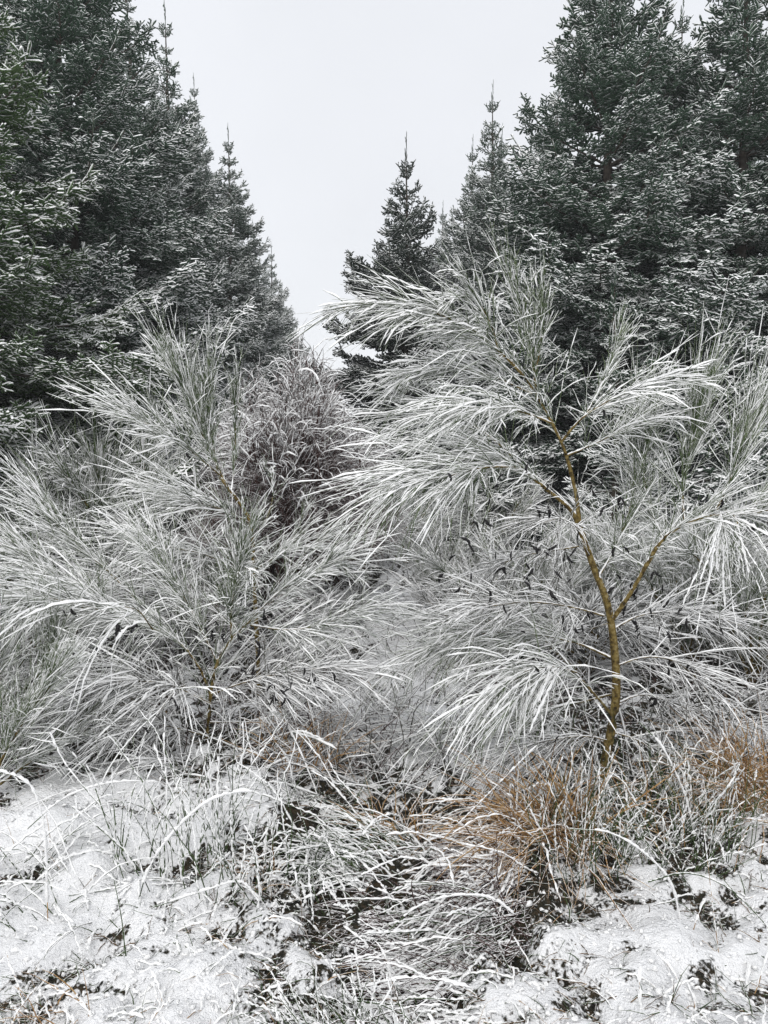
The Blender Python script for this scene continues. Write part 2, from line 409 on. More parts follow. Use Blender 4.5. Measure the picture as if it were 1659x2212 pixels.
# right side
tree_at(1335, -260, 9.6, 1.95, 'tallest dark spruce right of the ride, its top cut by the frame')
tree_at(1655, -300, 9.4, 1.8, 'dark spruce with a bare trunk showing at the right edge', kind='needles', dens=.8, low=1.0)
tree_at(1490, 40, 14.0, 1.9, 'snowy spruce seen between the two tallest right trees')
tree_at(1066, 215, 16.5, 1.8, 'spruce with the tall thin spire left of the big right spruce')
tree_at(1012, 330, 19.5, 1.8, 'spruce with a small spire just left of the tall thin one')
tree_at(1096, 305, 18.5, 1.7, 'spruce half hidden behind the big right spruce, its leader showing')
tree_at(952, 452, 26.0, 2.0, 'far snowy spruce right of the young dark one')
tree_at(1190, 150, 21.0, 2.1, 'spruce hidden behind the left shoulder of the big right spruce')
tree_at(1600, 60, 18.5, 2.2, 'spruce deep in the right wood behind the right edge tree')
tree_at(1400, 130, 19.0, 2.2, 'spruce deep in the right wood behind the tallest tree')
tree_at(866, 350, 12.6, 1.75, 'young dark narrow spruce standing alone in the gap', kind='needles_dark', dens=.4)
tree_at(1352, 640, 8.0, .62, 'small frosted young spruce standing in front of the tallest right spruce', dens=.8, low=.4)
tree_at(900, 640, 48.0, 2.3, 'tiny far spruce behind the young dark one')
tree_at(985, 560, 36.0, 2.3, 'far spruce behind the small spire on the right side')
tree_at(700, 805, 75.0, 2.0, 'lone stunted spruce far off in the gap', dens=.6)
tree_at(672, 765, 85.0, 2.2, 'far spruce tip poking above the brown bush in the gap', dens=.6)

# ------------------------------------------------------------------ broom shrubs
def twig_parts(B, D, Ln, g, K=5, r_stem=.0015, r_snow=.0035, SK=10, r=rng, wob=.05, gap=.32):
    P = grow(B, D, Ln, K, g, wob, r); N = len(P)
    t = np.linspace(0, 1, K)
    stem = tubes(P, (r_stem*(1.15 - .75*t))[None]*r.uniform(.7, 1.4, (N, 1)), 3)
    ts = np.linspace(0, 1, SK); idx = ts*(K-1); i0 = np.minimum(idx.astype(int), K-2); f = (idx - i0)[None, :, None]
    Q = P[:, i0]*(1-f) + P[:, i0+1]*f
    # Snow is a chain of clumps; where it fell off it is almost nothing
    T = nrm(P[:, -1] - P[:, 0]); flat = np.sqrt(1 - T[:, 2:3]**2)
    amp = .58*r_snow*(.5 + .6*flat)*(.42 + 1.25*r.random((N, 1))**2)
    rr = amp*r.uniform(.65, 1.35, (N, SK)); rr[r.random((N, SK)) < gap] *= .35
    rr[:, 0] *= .3; rr[:, -1] *= .30; rr[:, -2] *= .9
    off = (rr*1.05 + r_stem*.4)*np.clip(flat, .2, 1)
    Q = Q + r.normal(0, .0008, Q.shape)
    snow = tubes(Q, rr, 3, up_off=off, rag=.35)
    return P, stem, snow
LAST = []; TWIG_PTS = {}
def twig_fan(limb, n, L0, L1, a0=14, a1=42, t0=.15, g=.35, subs=2, up=.15, r=rng, bias=None, wd=.28, **kw):
    """primary twigs along a limb with side twigs of their own"""
    Q = resample(limb, 40); T = nrm(np.gradient(Q, axis=0))
    t = t0 + (1-t0)*r.random(n)**.85; i = np.minimum((t*39).astype(int), 38); f = (t*39 - i)[:, None]
    B = Q[i]*(1-f) + Q[i+1]*f
    wide = r.random(n) < wd
    an = np.radians(r.uniform(a0, a1, n))*(1.15 - .5*t); an[wide] = np.minimum(an[wide]*2.0 + .15, 1.5)
    D = cone(T[i], an, r); D[:, 2] += up
    if bias is not None: D = D + np.asarray(bias)
    D = nrm(D)
    Ln = L0*.6 + (L1*1.15 - L0*.6)*r.random(n)**1.2; Ln[wide] *= .65
    gg = g*r.uniform(.4, 1.5, n); gg[r.random(n) < .06] += .9
    P, st, sn = twig_parts(B, D, Ln, gg, r=r, **kw)
    LAST[:] = [P.reshape(-1, 3)]
    stems, snows = [st], [sn]
    if subs:
        kw2 = dict(kw); kw2['SK'] = max(6, kw.get('SK', 10)*2//3); kw2['K'] = 3; kw2['wob'] = .11; kw2['r_snow'] = kw.get('r_snow', .0035)*.85
        m = int(n*subs*1.35); pi_ = r.integers(0, n, m); u = r.uniform(.1, .8, m); K = P.shape[1]
        k = np.minimum((u*(K-1)).astype(int), K-2); ff = (u*(K-1) - k)[:, None]
        B2 = P[pi_, k]*(1-ff) + P[pi_, k+1]*ff; D2 = nrm(P[pi_, k+1] - P[pi_, k])
        D2 = cone(D2, np.radians(8 + 45*r.random(m)**1.8), r)
        _, st2, sn2 = twig_parts(B2, D2, Ln[pi_]*(1-u)*r.uniform(.3, 1.0, m) + .03, gg[pi_]*.7, r=r, **kw2)
        LAST.append(_.reshape(-1, 3)); stems.append(st2); snows.append(sn2)
    return join(stems), join(snows)
def add_spray(root, limb, r0, r1, n, L0, L1, bark='olive_bark', twig='twig', limb_snow=True, **kw):
    Q = resample(limb, 16); t = np.linspace(0, 1, 16)
    V, F_ = tubes(Q[None], ((r0*(1-t) + r1*t)*(1 + .12*np.sin(t*23)))[None], 7)
    me = mesh_np('branch', V, F_); me.materials.append(M[bark]); b = link('branch', me, root)
    Q2 = resample(limb, 30); T2 = nrm(np.gradient(Q2, axis=0)); fl = np.sqrt(np.clip(1 - T2[:, 2]**2, 0, 1))
    rl = np.interp(np.linspace(0, 1, 30), [0, 1], [r0, r1]); rs_ = (.55*rl + .0012)*np.clip(fl*1.25 - .25, .05, 1)*rng.uniform(.5, 1.35, 30); rs_[rng.random(30) < .25] *= .15
    me = mesh_np('snow_cover', *tubes(Q2[None], rs_[None], 5, up_off=(rl*.75)[None], rag=.25)); me.materials.append(M['snow']); link('snow_cover', me, b)
    if n:
        st, sn = twig_fan(limb, n, L0, L1, **kw)
        old = TWIG_PTS.get(root.name); new = np.concatenate(LAST); TWIG_PTS[root.name] = new if old is None else np.vstack([old, new])
        me = mesh_np('twigs', *st); me.materials.append(M[twig]); s = link('twigs', me, root, kind='stuff')
        me = mesh_np('snow_cover', *sn, smooth=False); me.materials.append(M['snow']); link('snow_cover', me, s, kind='stuff')
    return b
def pod_mesh(seed):
    r = np.random.default_rng(seed); n = 8; t = np.linspace(0, 1, n)
    P = np.stack([.006*np.sin(t*PI), 0*t, -.042*t], -1)
    R = .0060*np.array([.25, .75, 1, 1.05, 1.0, .95, .7, .15])
    V, F_ = tubes(P[None], R[None], 6); V[:, 1] *= .55
    me = mesh_np('seed_pod', V, F_); me.materials.append(M['pod']); return me
PODS = [pod_mesh(k) for k in range(2)]
def hang(root, px, py):
    Q = TWIG_PTS[root.name]
    u = Q[:, 0]; y = Q[:, 1]; z = Q[:, 2] - CAM_H
    dep = y*CP - z*SP; X_ = 829.5 + u/dep*FPX; Y_ = 1106 - (y*SP + z*CP)/dep*FPX
    dd = np.hypot(X_ - px, Y_ - py); k = np.where(dd < 14)[0]
    if len(k) == 0: return Q[np.argmin(dd)]
    return Q[k[np.argmin(Q[k, 1])]] - np.array([0, .006, 0])
def add_pods(root, pts, r=rng, loc=np.zeros(3)):
    pts = [hang(root, *p) for p in pts]
    for q, p in enumerate(pts):
        o = bpy.data.objects.new('seed_pod', PODS[q % 2]); col.objects.link(o); o.parent = root
        o.location = p - loc; o.rotation_euler = (r.uniform(-.9, .9), r.uniform(-.9, .9), r.uniform(0, 6.3)); s = r.uniform(.8, 1.2); o.scale = (s, s, s)

HD = 3.15
def jit(pts, d, dd):                # pixel track with depth offsets
    return line([(p[0], p[1], d + (p[2] if len(p) > 2 else 0)) for p in pts])
hero = thing('broom_bush', 'tall snow-laden broom with an olive bare trunk, arching left over the clearing', 'bush', 'snow-covered broom bushes')
def H(pts, r0, r1, n, L0, L1, **kw): add_spray(hero, jit(pts, HD, 0), r0, r1, int(n*.90) if n > 30 else n, L0, L1, **kw)
# trunk
tp = resample(jit([(1276, 1765), (1294, 1695), (1316, 1600), (1331, 1500), (1326, 1390), (1311, 1300), (1286, 1235), (1256, 1150)], HD, 0), 22)
V, F_ = tubes(tp[None], (np.linspace(.0225, .0125, 22)*(1 + .07*.4*np.sin(np.arange(22)*2.1)))[None], 12)
me = mesh_np('trunk', V, F_); me.materials.append(M['olive_bark']); link('trunk', me, hero)
# fork to the left, then its long drooping fans
H([(1258, 1155), (1236, 1105, -.02), (1195, 1068, -.05), (1160, 1040, -.08), (1110, 1008, -.1), (1050, 992, -.12), (985, 995, -.12), (930, 1010, -.1)], .0105, .002, 140, .26, .50, t0=.35, a0=6, a1=30, g=.62, up=.12, r_snow=.0042)
H([(1160, 1040, -.05), (1080, 960, .05), (1000, 905, .1), (940, 890, .12), (890, 900, .12)], .006, .002, 80, .2, .38, t0=.15, a0=6, a1=26, g=.5, r_snow=.0042)
H([(1110, 1008, -.1), (1040, 1010, -.25), (960, 1030, -.3), (880, 1040, -.32)], .005, .002, 70, .25, .5, a0=8, a1=30, g=.7, r_snow=.004)
# fork straight up
H([(1252, 1145), (1247, 1085, .02), (1236, 1030, .02), (1222, 980), (1208, 945), (1188, 905), (1166, 865), (1135, 815), (1100, 775)], .0095, .004, 50, .2, .4, t0=.5, g=.3, r_snow=.004)
H([(1135, 815), (1080, 760, -.03), (1020, 710, -.06), (960, 680, -.08), (910, 668, -.1)], .006, .0025, 120, .20, .40, t0=.1, a0=6, a1=24, g=.55, up=.05, r_snow=.0045)
H([(1150, 850), (1070, 815, .05), (990, 795, .1), (930, 800, .12), (890, 815, .12)], .005, .002, 90, .18, .36, a0=6, a1=26, g=.5, r_snow=.0045)
H([(1000, 700, -.08), (900, 662, -.1), (800, 655, -.1), (740, 665, -.1)], .003, .0015, 22, .15, .3, a0=3, a1=12, g=.5, up=0, r_snow=.0048)
H([(1160, 860, 0), (1152, 790), (1142, 730, .03), (1128, 680, .05), (1115, 640, .05)], .005, .0015, 70, .12, .30, wd=.06, a0=6, a1=26, g=.05, up=.25, r_snow=.0038)
H([(1150, 830, 0), (1165, 760, .05), (1170, 700, .05), (1165, 660, .08)], .004, .0015, 30, .12, .28, wd=.06, a0=6, a1=26, g=0, up=.3, r_snow=.0036)
H([(1080, 770, 0), (1060, 700, -.05), (1030, 650, -.08), (1010, 640, -.1)], .004, .0015, 40, .15, .3, a0=6, a1=26, g=.45, up=.1, r_snow=.005)
H([(1195, 915), (1130, 890, -.1), (1060, 880, -.18), (990, 900, -.2)], .005, .002, 70, .2, .42, a0=8, a1=34, g=.55, r_snow=.0042)
# to the right of the fork
H([(1212, 955), (1255, 905, -.03), (1310, 868, -.06), (1375, 835, -.08), (1430, 825, -.08)], .006, .002, 45, .15, .34, a0=6, a1=28, g=.3, up=.05, r_snow=.0045)
H([(1262, 900), (1290, 850, .05), (1312, 800, .08), (1325, 770, .1)], .004, .0015, 40, .12, .26, a0=5, a1=26, g=.0, up=.2, r_snow=.0035, wd=.05)
H([(1222, 985), (1280, 960, .05), (1340, 930, .1), (1400, 890, .15)], .005, .002, 50, .2, .4, a0=10, a1=40, g=.2, r_snow=.004)
# right-hand limb
H([(1318, 1345), (1366, 1275, -.03), (1398, 1218, -.05), (1432, 1163, -.06), (1480, 1132, -.08), (1545, 1110, -.1), (1620, 1108, -.12), (1700, 1090, -.1)], .0105, .005, 90, .2, .42, t0=.25, g=.2, up=.35, a0=20, a1=60, r_snow=.004)
H([(1480, 1132, -.05), (1475, 1060, .05), (1490, 980, .1), (1500, 920, .12), (1510, 900, .14)], .005, .0015, 90, .25, .56, wd=.08, a0=6, a1=28, g=.03, up=.3, r_snow=.0036)
H([(1545, 1110, -.08), (1580, 1030, -.05), (1610, 950, 0), (1640, 900, .05)], .005, .0015, 85, .25, .58, wd=.08, a0=6, a1=28, g=.03, up=.3, r_snow=.0036)
H([(1432, 1163, -.05), (1400, 1080, .15), (1390, 1000, .2), (1400, 930, .25)], .004, .0015, 70, .22, .5, wd=.12, a0=8, a1=32, g=.1, up=.2)
H([(1620, 1108, -.1), (1650, 1060, 0), (1700, 980, 0)], .005, .0015, 60, .2, .45, a0=8, a1=34, g=.05, up=.3)
# frond hanging at the right
H([(1556, 1106, -.18), (1560, 1122, -.22), (1563, 1140, -.24)], .003, .002, 26, .2, .46, t0=0, a0=4, a1=42, g=1.1, subs=0, up=.1, wd=.1, r_snow=.0066, gap=.08, SK=34, K=9)
H([(1585, 1112, -.2), (1592, 1126, -.22), (1596, 1140, -.22)], .003, .002, 9, .2, .36, t0=0, a0=6, a1=44, g=1.2, subs=0, up=.1, r_snow=.0072, gap=.08, SK=24, K=8)
# lower left fans
H([(1322, 1545), (1295, 1512, -.05), (1262, 1475, -.1), (1235, 1450, -.14), (1190, 1443, -.2), (1140, 1455, -.25), (1090, 1480, -.28)], .0065, .002, 75, .35, .62, t0=.3, a0=8, a1=38, g=.95, up=.05, r_snow=.0045)
H([(1245, 1452, -.14), (1200, 1440, -.24), (1150, 1445, -.32), (1100, 1465, -.36)], .004, .002, 24, .35, .62, t0=.05, a0=3, a1=20, g=.9, subs=1, up=.12, bias=(-.3, -.1, 0), r_snow=.0058, gap=.15, SK=24)
H([(1318, 1420), (1250, 1390, .05), (1160, 1370, .1), (1070, 1365, .12), (990, 1380, .15), (930, 1400, .15)], .006, .002, 130, .3, .52, t0=.15, a0=8, a1=36, g=.6, up=.05)
H([(1305, 1330), (1230, 1310, -.1), (1140, 1300, -.15), (1050, 1310, -.2)], .005, .002, 60, .2, .45, a0=8, a1=45, g=.5, up=0, twig='twig_grey', r_snow=.003)
H([(1250, 1180), (1190, 1190, .1), (1130, 1200, .15), (1080, 1220, .15)], .004, .002, 60, .2, .36, a0=10, a1=45, g=.9, up=0, twig='twig_grey', r_snow=.003)
H([(1320, 1500), (1240, 1520, .15), (1140, 1540, .25), (1050, 1560, .3), (970, 1575, .3)], .005, .002, 90, .25, .5, a0=8, a1=45, g=.5, up=0, twig='twig')
H([(1315, 1600), (1260, 1590, -.1), (1180, 1600, -.15), (1110, 1620, -.2)], .004, .002, 60, .2, .42, a0=8, a1=45, g=.6, up=0, twig='twig_grey')
# lower right
H([(1326, 1440), (1390, 1420, -.05), (1450, 1425, -.1), (1500, 1460, -.12), (1540, 1510, -.14)], .004, .0015, 55, .2, .4, a0=15, a1=70, g=.3, up=0, twig='twig_grey', r_snow=.0028)
H([(1322, 1360), (1380, 1330, .05), (1450, 1320, .1), (1530, 1330, .1), (1600, 1350, .1)], .005, .0015, 90, .2, .42, a0=15, a1=60, g=.3, up=0, twig='twig_grey', r_snow=.0032)
H([(1330, 1520), (1390, 1500, .1), (1460, 1520, .15), (1540, 1560, .2), (1620, 1570, .2)], .004, .0015, 70, .2, .45, a0=15, a1=60, g=.35, up=0, twig='twig_grey', r_snow=.003)
H([(1320, 1580), (1380, 1600, .0), (1440, 1640, 0), (1500, 1660, 0)], .004, .0015, 60, .2, .4, a0=15, a1=70, g=.35, up=0, twig='twig_grey', r_snow=.003)
H([(1290, 1250), (1330, 1180, .1), (1360, 1100, .15), (1370, 1020, .2)], .005, .0015, 90, .2, .4, a0=15, a1=60, g=.2, up=.1, r_snow=.0034)
H([(1256, 1150), (1215, 1120, -.2), (1170, 1130, -.25)], .004, .0015, 30, .15, .32, a0=15, a1=80, g=.4, twig='twig_grey', r_snow=.003)
PODPX = [(1100, 1225), (1075, 1200), (1165, 1190), (1125, 1235), (1200, 1230), (1265, 1045), (1285, 1060), (1310, 1100), (1345, 1060), (1180, 1050), (1150, 1000), (1045, 1080), (1215, 1175), (1350, 1180), (1375, 1290), (1400, 1300), (1470, 1300), (1490, 1340), (1230, 1350), (1200, 1380), (1095, 1300), (1120, 960), (1090, 1030), (1062, 1050), (972, 1030), (1300, 1030), (1190, 840), (1290, 890), (1310, 885), (1335, 1085), (1352, 1080), (1175, 1090), (1160, 1080),
         (1085, 1215), (1130, 1210), (1110, 1190), (1145, 1175), (1155, 1165), (980, 1205), (950, 1215), (1000, 1250), (1015, 1245), (990, 1262), (1045, 1275), (1235, 1240), (1235, 1200), (1240, 1150), (1240, 1180),
         (1320, 1245), (1310, 1275), (1335, 1305), (1355, 1345), (1385, 1358), (1410, 1350), (1440, 1360), (1455, 1365), (1530, 1270), (1558, 1350), (1495, 1420), (1500, 1500), (1430, 1580), (1550, 1550),
         (1205, 1580), (1160, 1640), (1232, 1465), (1570, 1080), (1380, 1480), (1398, 1480), (1210, 1325), (1150, 1240), (1125, 1355), (1190, 1440), (1420, 1235), (1175, 1280), (1390, 1350), (1300, 1400), (1445, 1250)]
for q in range(13):                     # pods hang in small clusters
    cx_, cy_ = rng.uniform(1000, 1560), rng.uniform(1030, 1520)
    PODPX += [(cx_ + rng.normal(0, 14), cy_ + rng.normal(0, 14)) for _ in range(int(rng.integers(1, 5)))]
add_pods(hero, PODPX)

# left of the path, standing further back
b1 = thing('broom_bush', 'tall upright broom left of the path with pale fans rising against the dark spruces', 'bush', 'snow-covered broom bushes')
D1 = 4.3
def A(pts, r0, r1, n, L0, L1, **kw): add_spray(b1, jit(pts, D1, 0), r0*.75, r1, int(n*.84) if n > 30 else n, L0, L1, **kw)
A([(560, 1520), (556, 1400), (550, 1280), (546, 1175), (536, 1115), (505, 1070), (475, 1030)], .019, .010, 0, 0, 0)
A([(500, 1065), (470, 1010), (445, 960), (425, 900), (405, 860), (385, 820)], .010, .002, 130, .22, .46, wd=.1, a0=5, a1=24, g=.05, up=.2, t0=.1, r_snow=.0055, r_stem=.0018)
A([(470, 1020), (458, 940, .1), (450, 880, .1), (452, 840, .1)], .006, .002, 80, .22, .46, wd=.1, a0=4, a1=16, g=0, up=.3, r_snow=.005, r_stem=.0018)
A([(480, 1030), (420, 980, -.1), (350, 930, -.15), (280, 900, -.15)], .006, .002, 85, .3, .5, a0=8, a1=34, g=.2, up=.2, r_snow=.005, r_stem=.0017)
A([(500, 1060), (508, 980, .15), (508, 900, .2), (508, 870, .2)], .006, .002, 46, .2, .40, wd=0, a0=4, a1=14, g=0, up=.3, r_snow=.0045, r_stem=.0019)
A([(540, 1130), (480, 1100, -.15), (400, 1080, -.2), (340, 1070, -.2)], .006, .002, 90, .3, .5, a0=10, a1=40, g=.3, up=.1, r_snow=.005)
A([(545, 1170), (580, 1110, -.1), (590, 1060, -.1), (585, 1030, -.1)], .005, .002, 18, .15, .26, a0=8, a1=34, g=.1, up=.2, r_snow=.005)
A([(550, 1230), (620, 1190, .05), (670, 1180, .1), (710, 1155, .1)], .005, .002, 80, .18, .32, a0=8, a1=34, g=.15, up=.15, r_snow=.0045)
A([(550, 1250), (450, 1200, .1), (360, 1180, .15), (270, 1160, .2)], .006, .002, 110, .3, .55, a0=10, a1=40, g=.4, up=.1, r_snow=.005)
A([(548, 1250), (610, 1190, .3), (640, 1150, .35), (655, 1110, .35)], .005, .002, 46, .15, .30, a0=8, a1=30, g=.0, up=.25, r_snow=.004)
A([(556, 1420), (620, 1370, .1), (680, 1320, .15)], .005, .002, 60, .15, .35, a0=15, a1=60, g=.4, up=.1, twig='twig_grey')
A([(556, 1400), (480, 1330, .1), (420, 1290, .15)], .005, .002, 70, .15, .35, a0=15, a1=60, g=.4, up=.1, twig='twig_brown')
A([(552, 1330), (600, 1290, -.1), (640, 1270, -.15)], .005, .002, 60, .15, .3, a0=15, a1=70, g=.4, up=.1, twig='twig_brown')
add_pods(b1, [(410, 970), (590, 1020), (480, 1080), (560, 1060), (432, 1090)])

b2 = thing('broom_bush', 'low sprawling broom in front left, its thin forked trunk half hidden in snowy twigs', 'bush', 'snow-covered broom bushes')
D2_ = 3.45
def B_(pts, r0, r1, n, L0, L1, **kw): add_spray(b2, jit(pts, D2_, 0), r0*.8, r1, int(n*.94) if n > 30 else n, L0, L1, **kw)
B_([(440, 1640), (450, 1560), (455, 1500), (470, 1430), (500, 1380), (540, 1340)], .013, .006, 40, .2, .4, t0=.3, a0=15, a1=60, g=.3)
B_([(455, 1500), (430, 1440), (390, 1390), (340, 1360), (270, 1335), (215, 1295)], .008, .003, 130, .28, .5, a0=6, a1=34, g=.5, up=.15, t0=.3, r_snow=.0042)
B_([(540, 1340), (600, 1280, .1), (670, 1240, .15), (720, 1210, .15)], .006, .002, 100, .2, .40, a0=8, a1=36, g=.3, up=.1, r_snow=.004)
B_([(500, 1380), (500, 1320, -.05), (510, 1260, -.08), (520, 1210, -.1)], .006, .002, 110, .2, .42, a0=10, a1=42, g=.2, up=.2, r_snow=.004)
B_([(470, 1430), (420, 1330, .1), (380, 1260, .15), (340, 1210, .2)], .006, .002, 100, .25, .48, a0=8, a1=36, g=.35, up=.2, r_snow=.004)
B_([(540, 1350), (620, 1360, -.05), (690, 1350, -.05), (750, 1330, -.05)], .006, .002, 90, .2, .36, a0=12, a1=48, g=.3, up=.05, r_snow=.0036)
B_([(455, 1500), (540, 1470, -.1), (630, 1450, -.15), (720, 1440, -.18)], .006, .002, 110, .2, .42, a0=12, a1=52, g=.4, up=0, twig='twig_grey', r_snow=.0038)
B_([(455, 1520), (370, 1480, -.15), (290, 1470, -.2), (200, 1480, -.25)], .006, .002, 120, .22, .45, a0=10, a1=48, g=.5, up=0, twig='twig_grey', r_snow=.0045)
B_([(450, 1560), (530, 1560, .1), (630, 1560, .15), (730, 1570, .2)], .005, .002, 110, .2, .4, a0=14, a1=56, g=.4, up=0, twig='twig_brown', r_snow=.0034)
B_([(450, 1590), (370, 1570, -.1), (300, 1560, -.15), (220, 1580, -.2)], .005, .002, 90, .2, .4, a0=14, a1=56, g=.5, up=0, twig='twig_grey', r_snow=.0048)
B_([(440, 1620), (520, 1640, -.1), (610, 1650, -.1), (690, 1680, -.1)], .005, .002, 90, .18, .36, a0=14, a1=60, g=.5, up=.1, twig='twig_grey', r_snow=.0048)
B_([(440, 1640), (400, 1660, -.2), (340, 1650, -.25)], .004, .002, 60, .2, .4, a0=14, a1=60, g=.6, up=.2, twig='twig_grey', r_snow=.005)
# heavily laden arching twigs
B_([(530, 1225, -.2), (540, 1232, -.25), (546, 1248, -.28)], .003, .002, 7, .06, .16, t0=0, a0=5, a1=60, g=.8, subs=0, up=0, r_snow=.0048, gap=.1, SK=16)
B_([(600, 1540, 0), (640, 1580, -.3), (680, 1620, -.35)], .004, .002, 8, .2, .35, t0=.1, a0=20, a1=70, g=.8, subs=1, r_snow=.0062, gap=.12, SK=18)
B_([(400, 1480, -.1), (380, 1490, -.3), (340, 1540, -.4)], .004, .002, 8, .25, .45, t0=.1, a0=20, a1=60, g=1.0, subs=1, r_snow=.0062, gap=.05, SK=18)
B_([(330, 1360, -.1), (300, 1320, -.3), (270, 1310, -.4)], .004, .002, 9, .3, .5, t0=.1, a0=8, a1=40, g=1.7, subs=0, r_snow=.0065, gap=.15, SK=18, bias=(-.6, 0, 0))
add_pods(b2, [(x_ + rng.normal(0, 12), y_ + rng.normal(0, 12)) for x_, y_ in [(270, 1340), (500, 1440), (590, 1480), (470, 1365), (620, 1500), (380, 1520), (690, 1460), (560, 1400)] for _ in range(3)] + [(250, 1335), (270, 1340), (285, 1345), (130, 1310), (155, 1325), (300, 1345), (450, 1350), (480, 1370), (510, 1250 + 120), (560, 1320), (500, 1440), (560, 1450), (585, 1465), (600, 1490), (610, 1495), (545, 1440), (345, 1575), (315, 1570), (575, 1625), (655, 1440), (640, 1480), (720, 1445), (740, 1640), (380, 1405), (235, 1370)])

b3 = thing('broom_bush', 'dense green broom at the left edge in front, twigs standing steeply', 'bush', 'snow-covered broom bushes')
D3 = 3.05
def C_(pts, r0, r1, n, L0, L1, **kw): add_spray(b3, jit(pts, D3, 0), r0, r1, int(n*.94) if n > 30 else n, L0, L1, **kw)
C_([(-40, 1760), (0, 1650), (50, 1560), (110, 1480)], .010, .003, 130, .25, .45, a0=6, a1=36, g=.1, up=.3, r_snow=.0034)
C_([(-40, 1760), (-60, 1640, .1), (-50, 1540, .15), (-10, 1440, .2)], .010, .003, 130, .25, .5, a0=6, a1=36, g=.1, up=.3, r_snow=.0036)
C_([(-10, 1700), (70, 1640, .1), (140, 1590, .15), (200, 1540, .2)], .008, .003, 130, .2, .42, a0=8, a1=40, g=.15, up=.3, r_snow=.0034)
C_([(-20, 1560), (40, 1440, .4), (120, 1350, .5), (200, 1290, .5)], .008, .003, 60, .25, .5, a0=8, a1=40, g=.3, up=.3, r_snow=.004)
C_([(200, 1290, .5), (140, 1260, .5), (80, 1220, .5), (10, 1190, .5)], .006, .002, 130, .3, .55, a0=6, a1=28, g=.35, up=.15, r_snow=.0045)
C_([(230, 1320, .4), (150, 1300, .35), (80, 1290, .3), (0, 1300, .3)], .006, .002, 110, .3, .5, a0=6, a1=30, g=.6, up=.1, r_snow=.0045)
C_([(300, 1300, .7), (230, 1230, .7), (170, 1180, .7), (110, 1120, .7)], .006, .002, 90, .28, .5, a0=6, a1=28, g=.3, up=.2, r_snow=.0045)
C_([(60, 1500, .3), (100, 1420, .3), (120, 1380, .3)], .006, .002, 100, .2, .45, a0=10, a1=60, g=.4, up=.1, r_snow=.0036)

# ---- brooms further back are copies of a few grown bushes
def grown_broom(seed, Hh, spread, n_limb, n_tw, L0, L1, twig, r_snow, r_stem, g=.25, up=.2, fine=1, a1=36, bark='olive_bark'):
    r = np.random.default_rng(seed); limbs, Vs, st_, sn_ = [], [], [], []
    for k in range(n_limb):
        az = 2*PI*k/n_limb + r.uniform(-.4, .4); s = spread*r.uniform(.3, 1); hh = Hh*r.uniform(.6, 1)*(1 - .25*s/spread)
        t = np.linspace(0, 1, 6)[:, None]
        d = np.array([math.cos(az), math.sin(az), 0])
        P = d*s*t**1.3 + np.array([0, 0, 1.])*hh*.8*t + r.normal(0, .03, (6, 3))*t
        limbs.append(P); Q = resample(P, 10); Vs.append((Q, np.linspace(.014, .003, 10)))
        a, b = twig_fan(P, n_tw, L0, L1, a0=8, a1=a1, t0=.12, g=g, subs=fine, up=up, K=4, SK=5, r=r, r_snow=r_snow, r_stem=r_stem)
        st_.append(a); sn_.append(b)
    me1 = mesh_np('stems', *tubes(np.stack([v[0] for v in Vs]), np.stack([v[1] for v in Vs]), 5)); me1.materials.append(M[bark])
    me2 = mesh_np('twigs', *join(st_)); me2.materials.append(M[twig])
    Vn, Fn = join(sn_)
    if twig == 'twig_brown':                # snow only caught on the outside and the top of this thick bush
        q = Vn[Fn[:, 0]]; w = (q[:, 2]/Hh)*1.05 + np.hypot(q[:, 0], q[:, 1])*.35 + .08*np.sin(q[:, 0]*9)*np.cos(q[:, 1]*7)
        keep = (w + .10*np.sin(q[:, 2]*31 + q[:, 0]*23)) > .76; Fn = Fn[keep]
    me3 = mesh_np('snow_cover', Vn, Fn); me3.materials.append(M['snow'])
    return me1, me2, me3
GB = [grown_broom(301, 1.5, .65, 10, 90, .25, .46, 'twig', .0080, .0022),
      grown_broom(302, 1.1, .75, 10, 76, .25, .42, 'twig', .0078, .0022, g=.4),
      grown_broom(303, .75, .7, 10, 60, .2, .4, 'twig_grey', .0075, .0022, g=.4, a1=60),
      None]
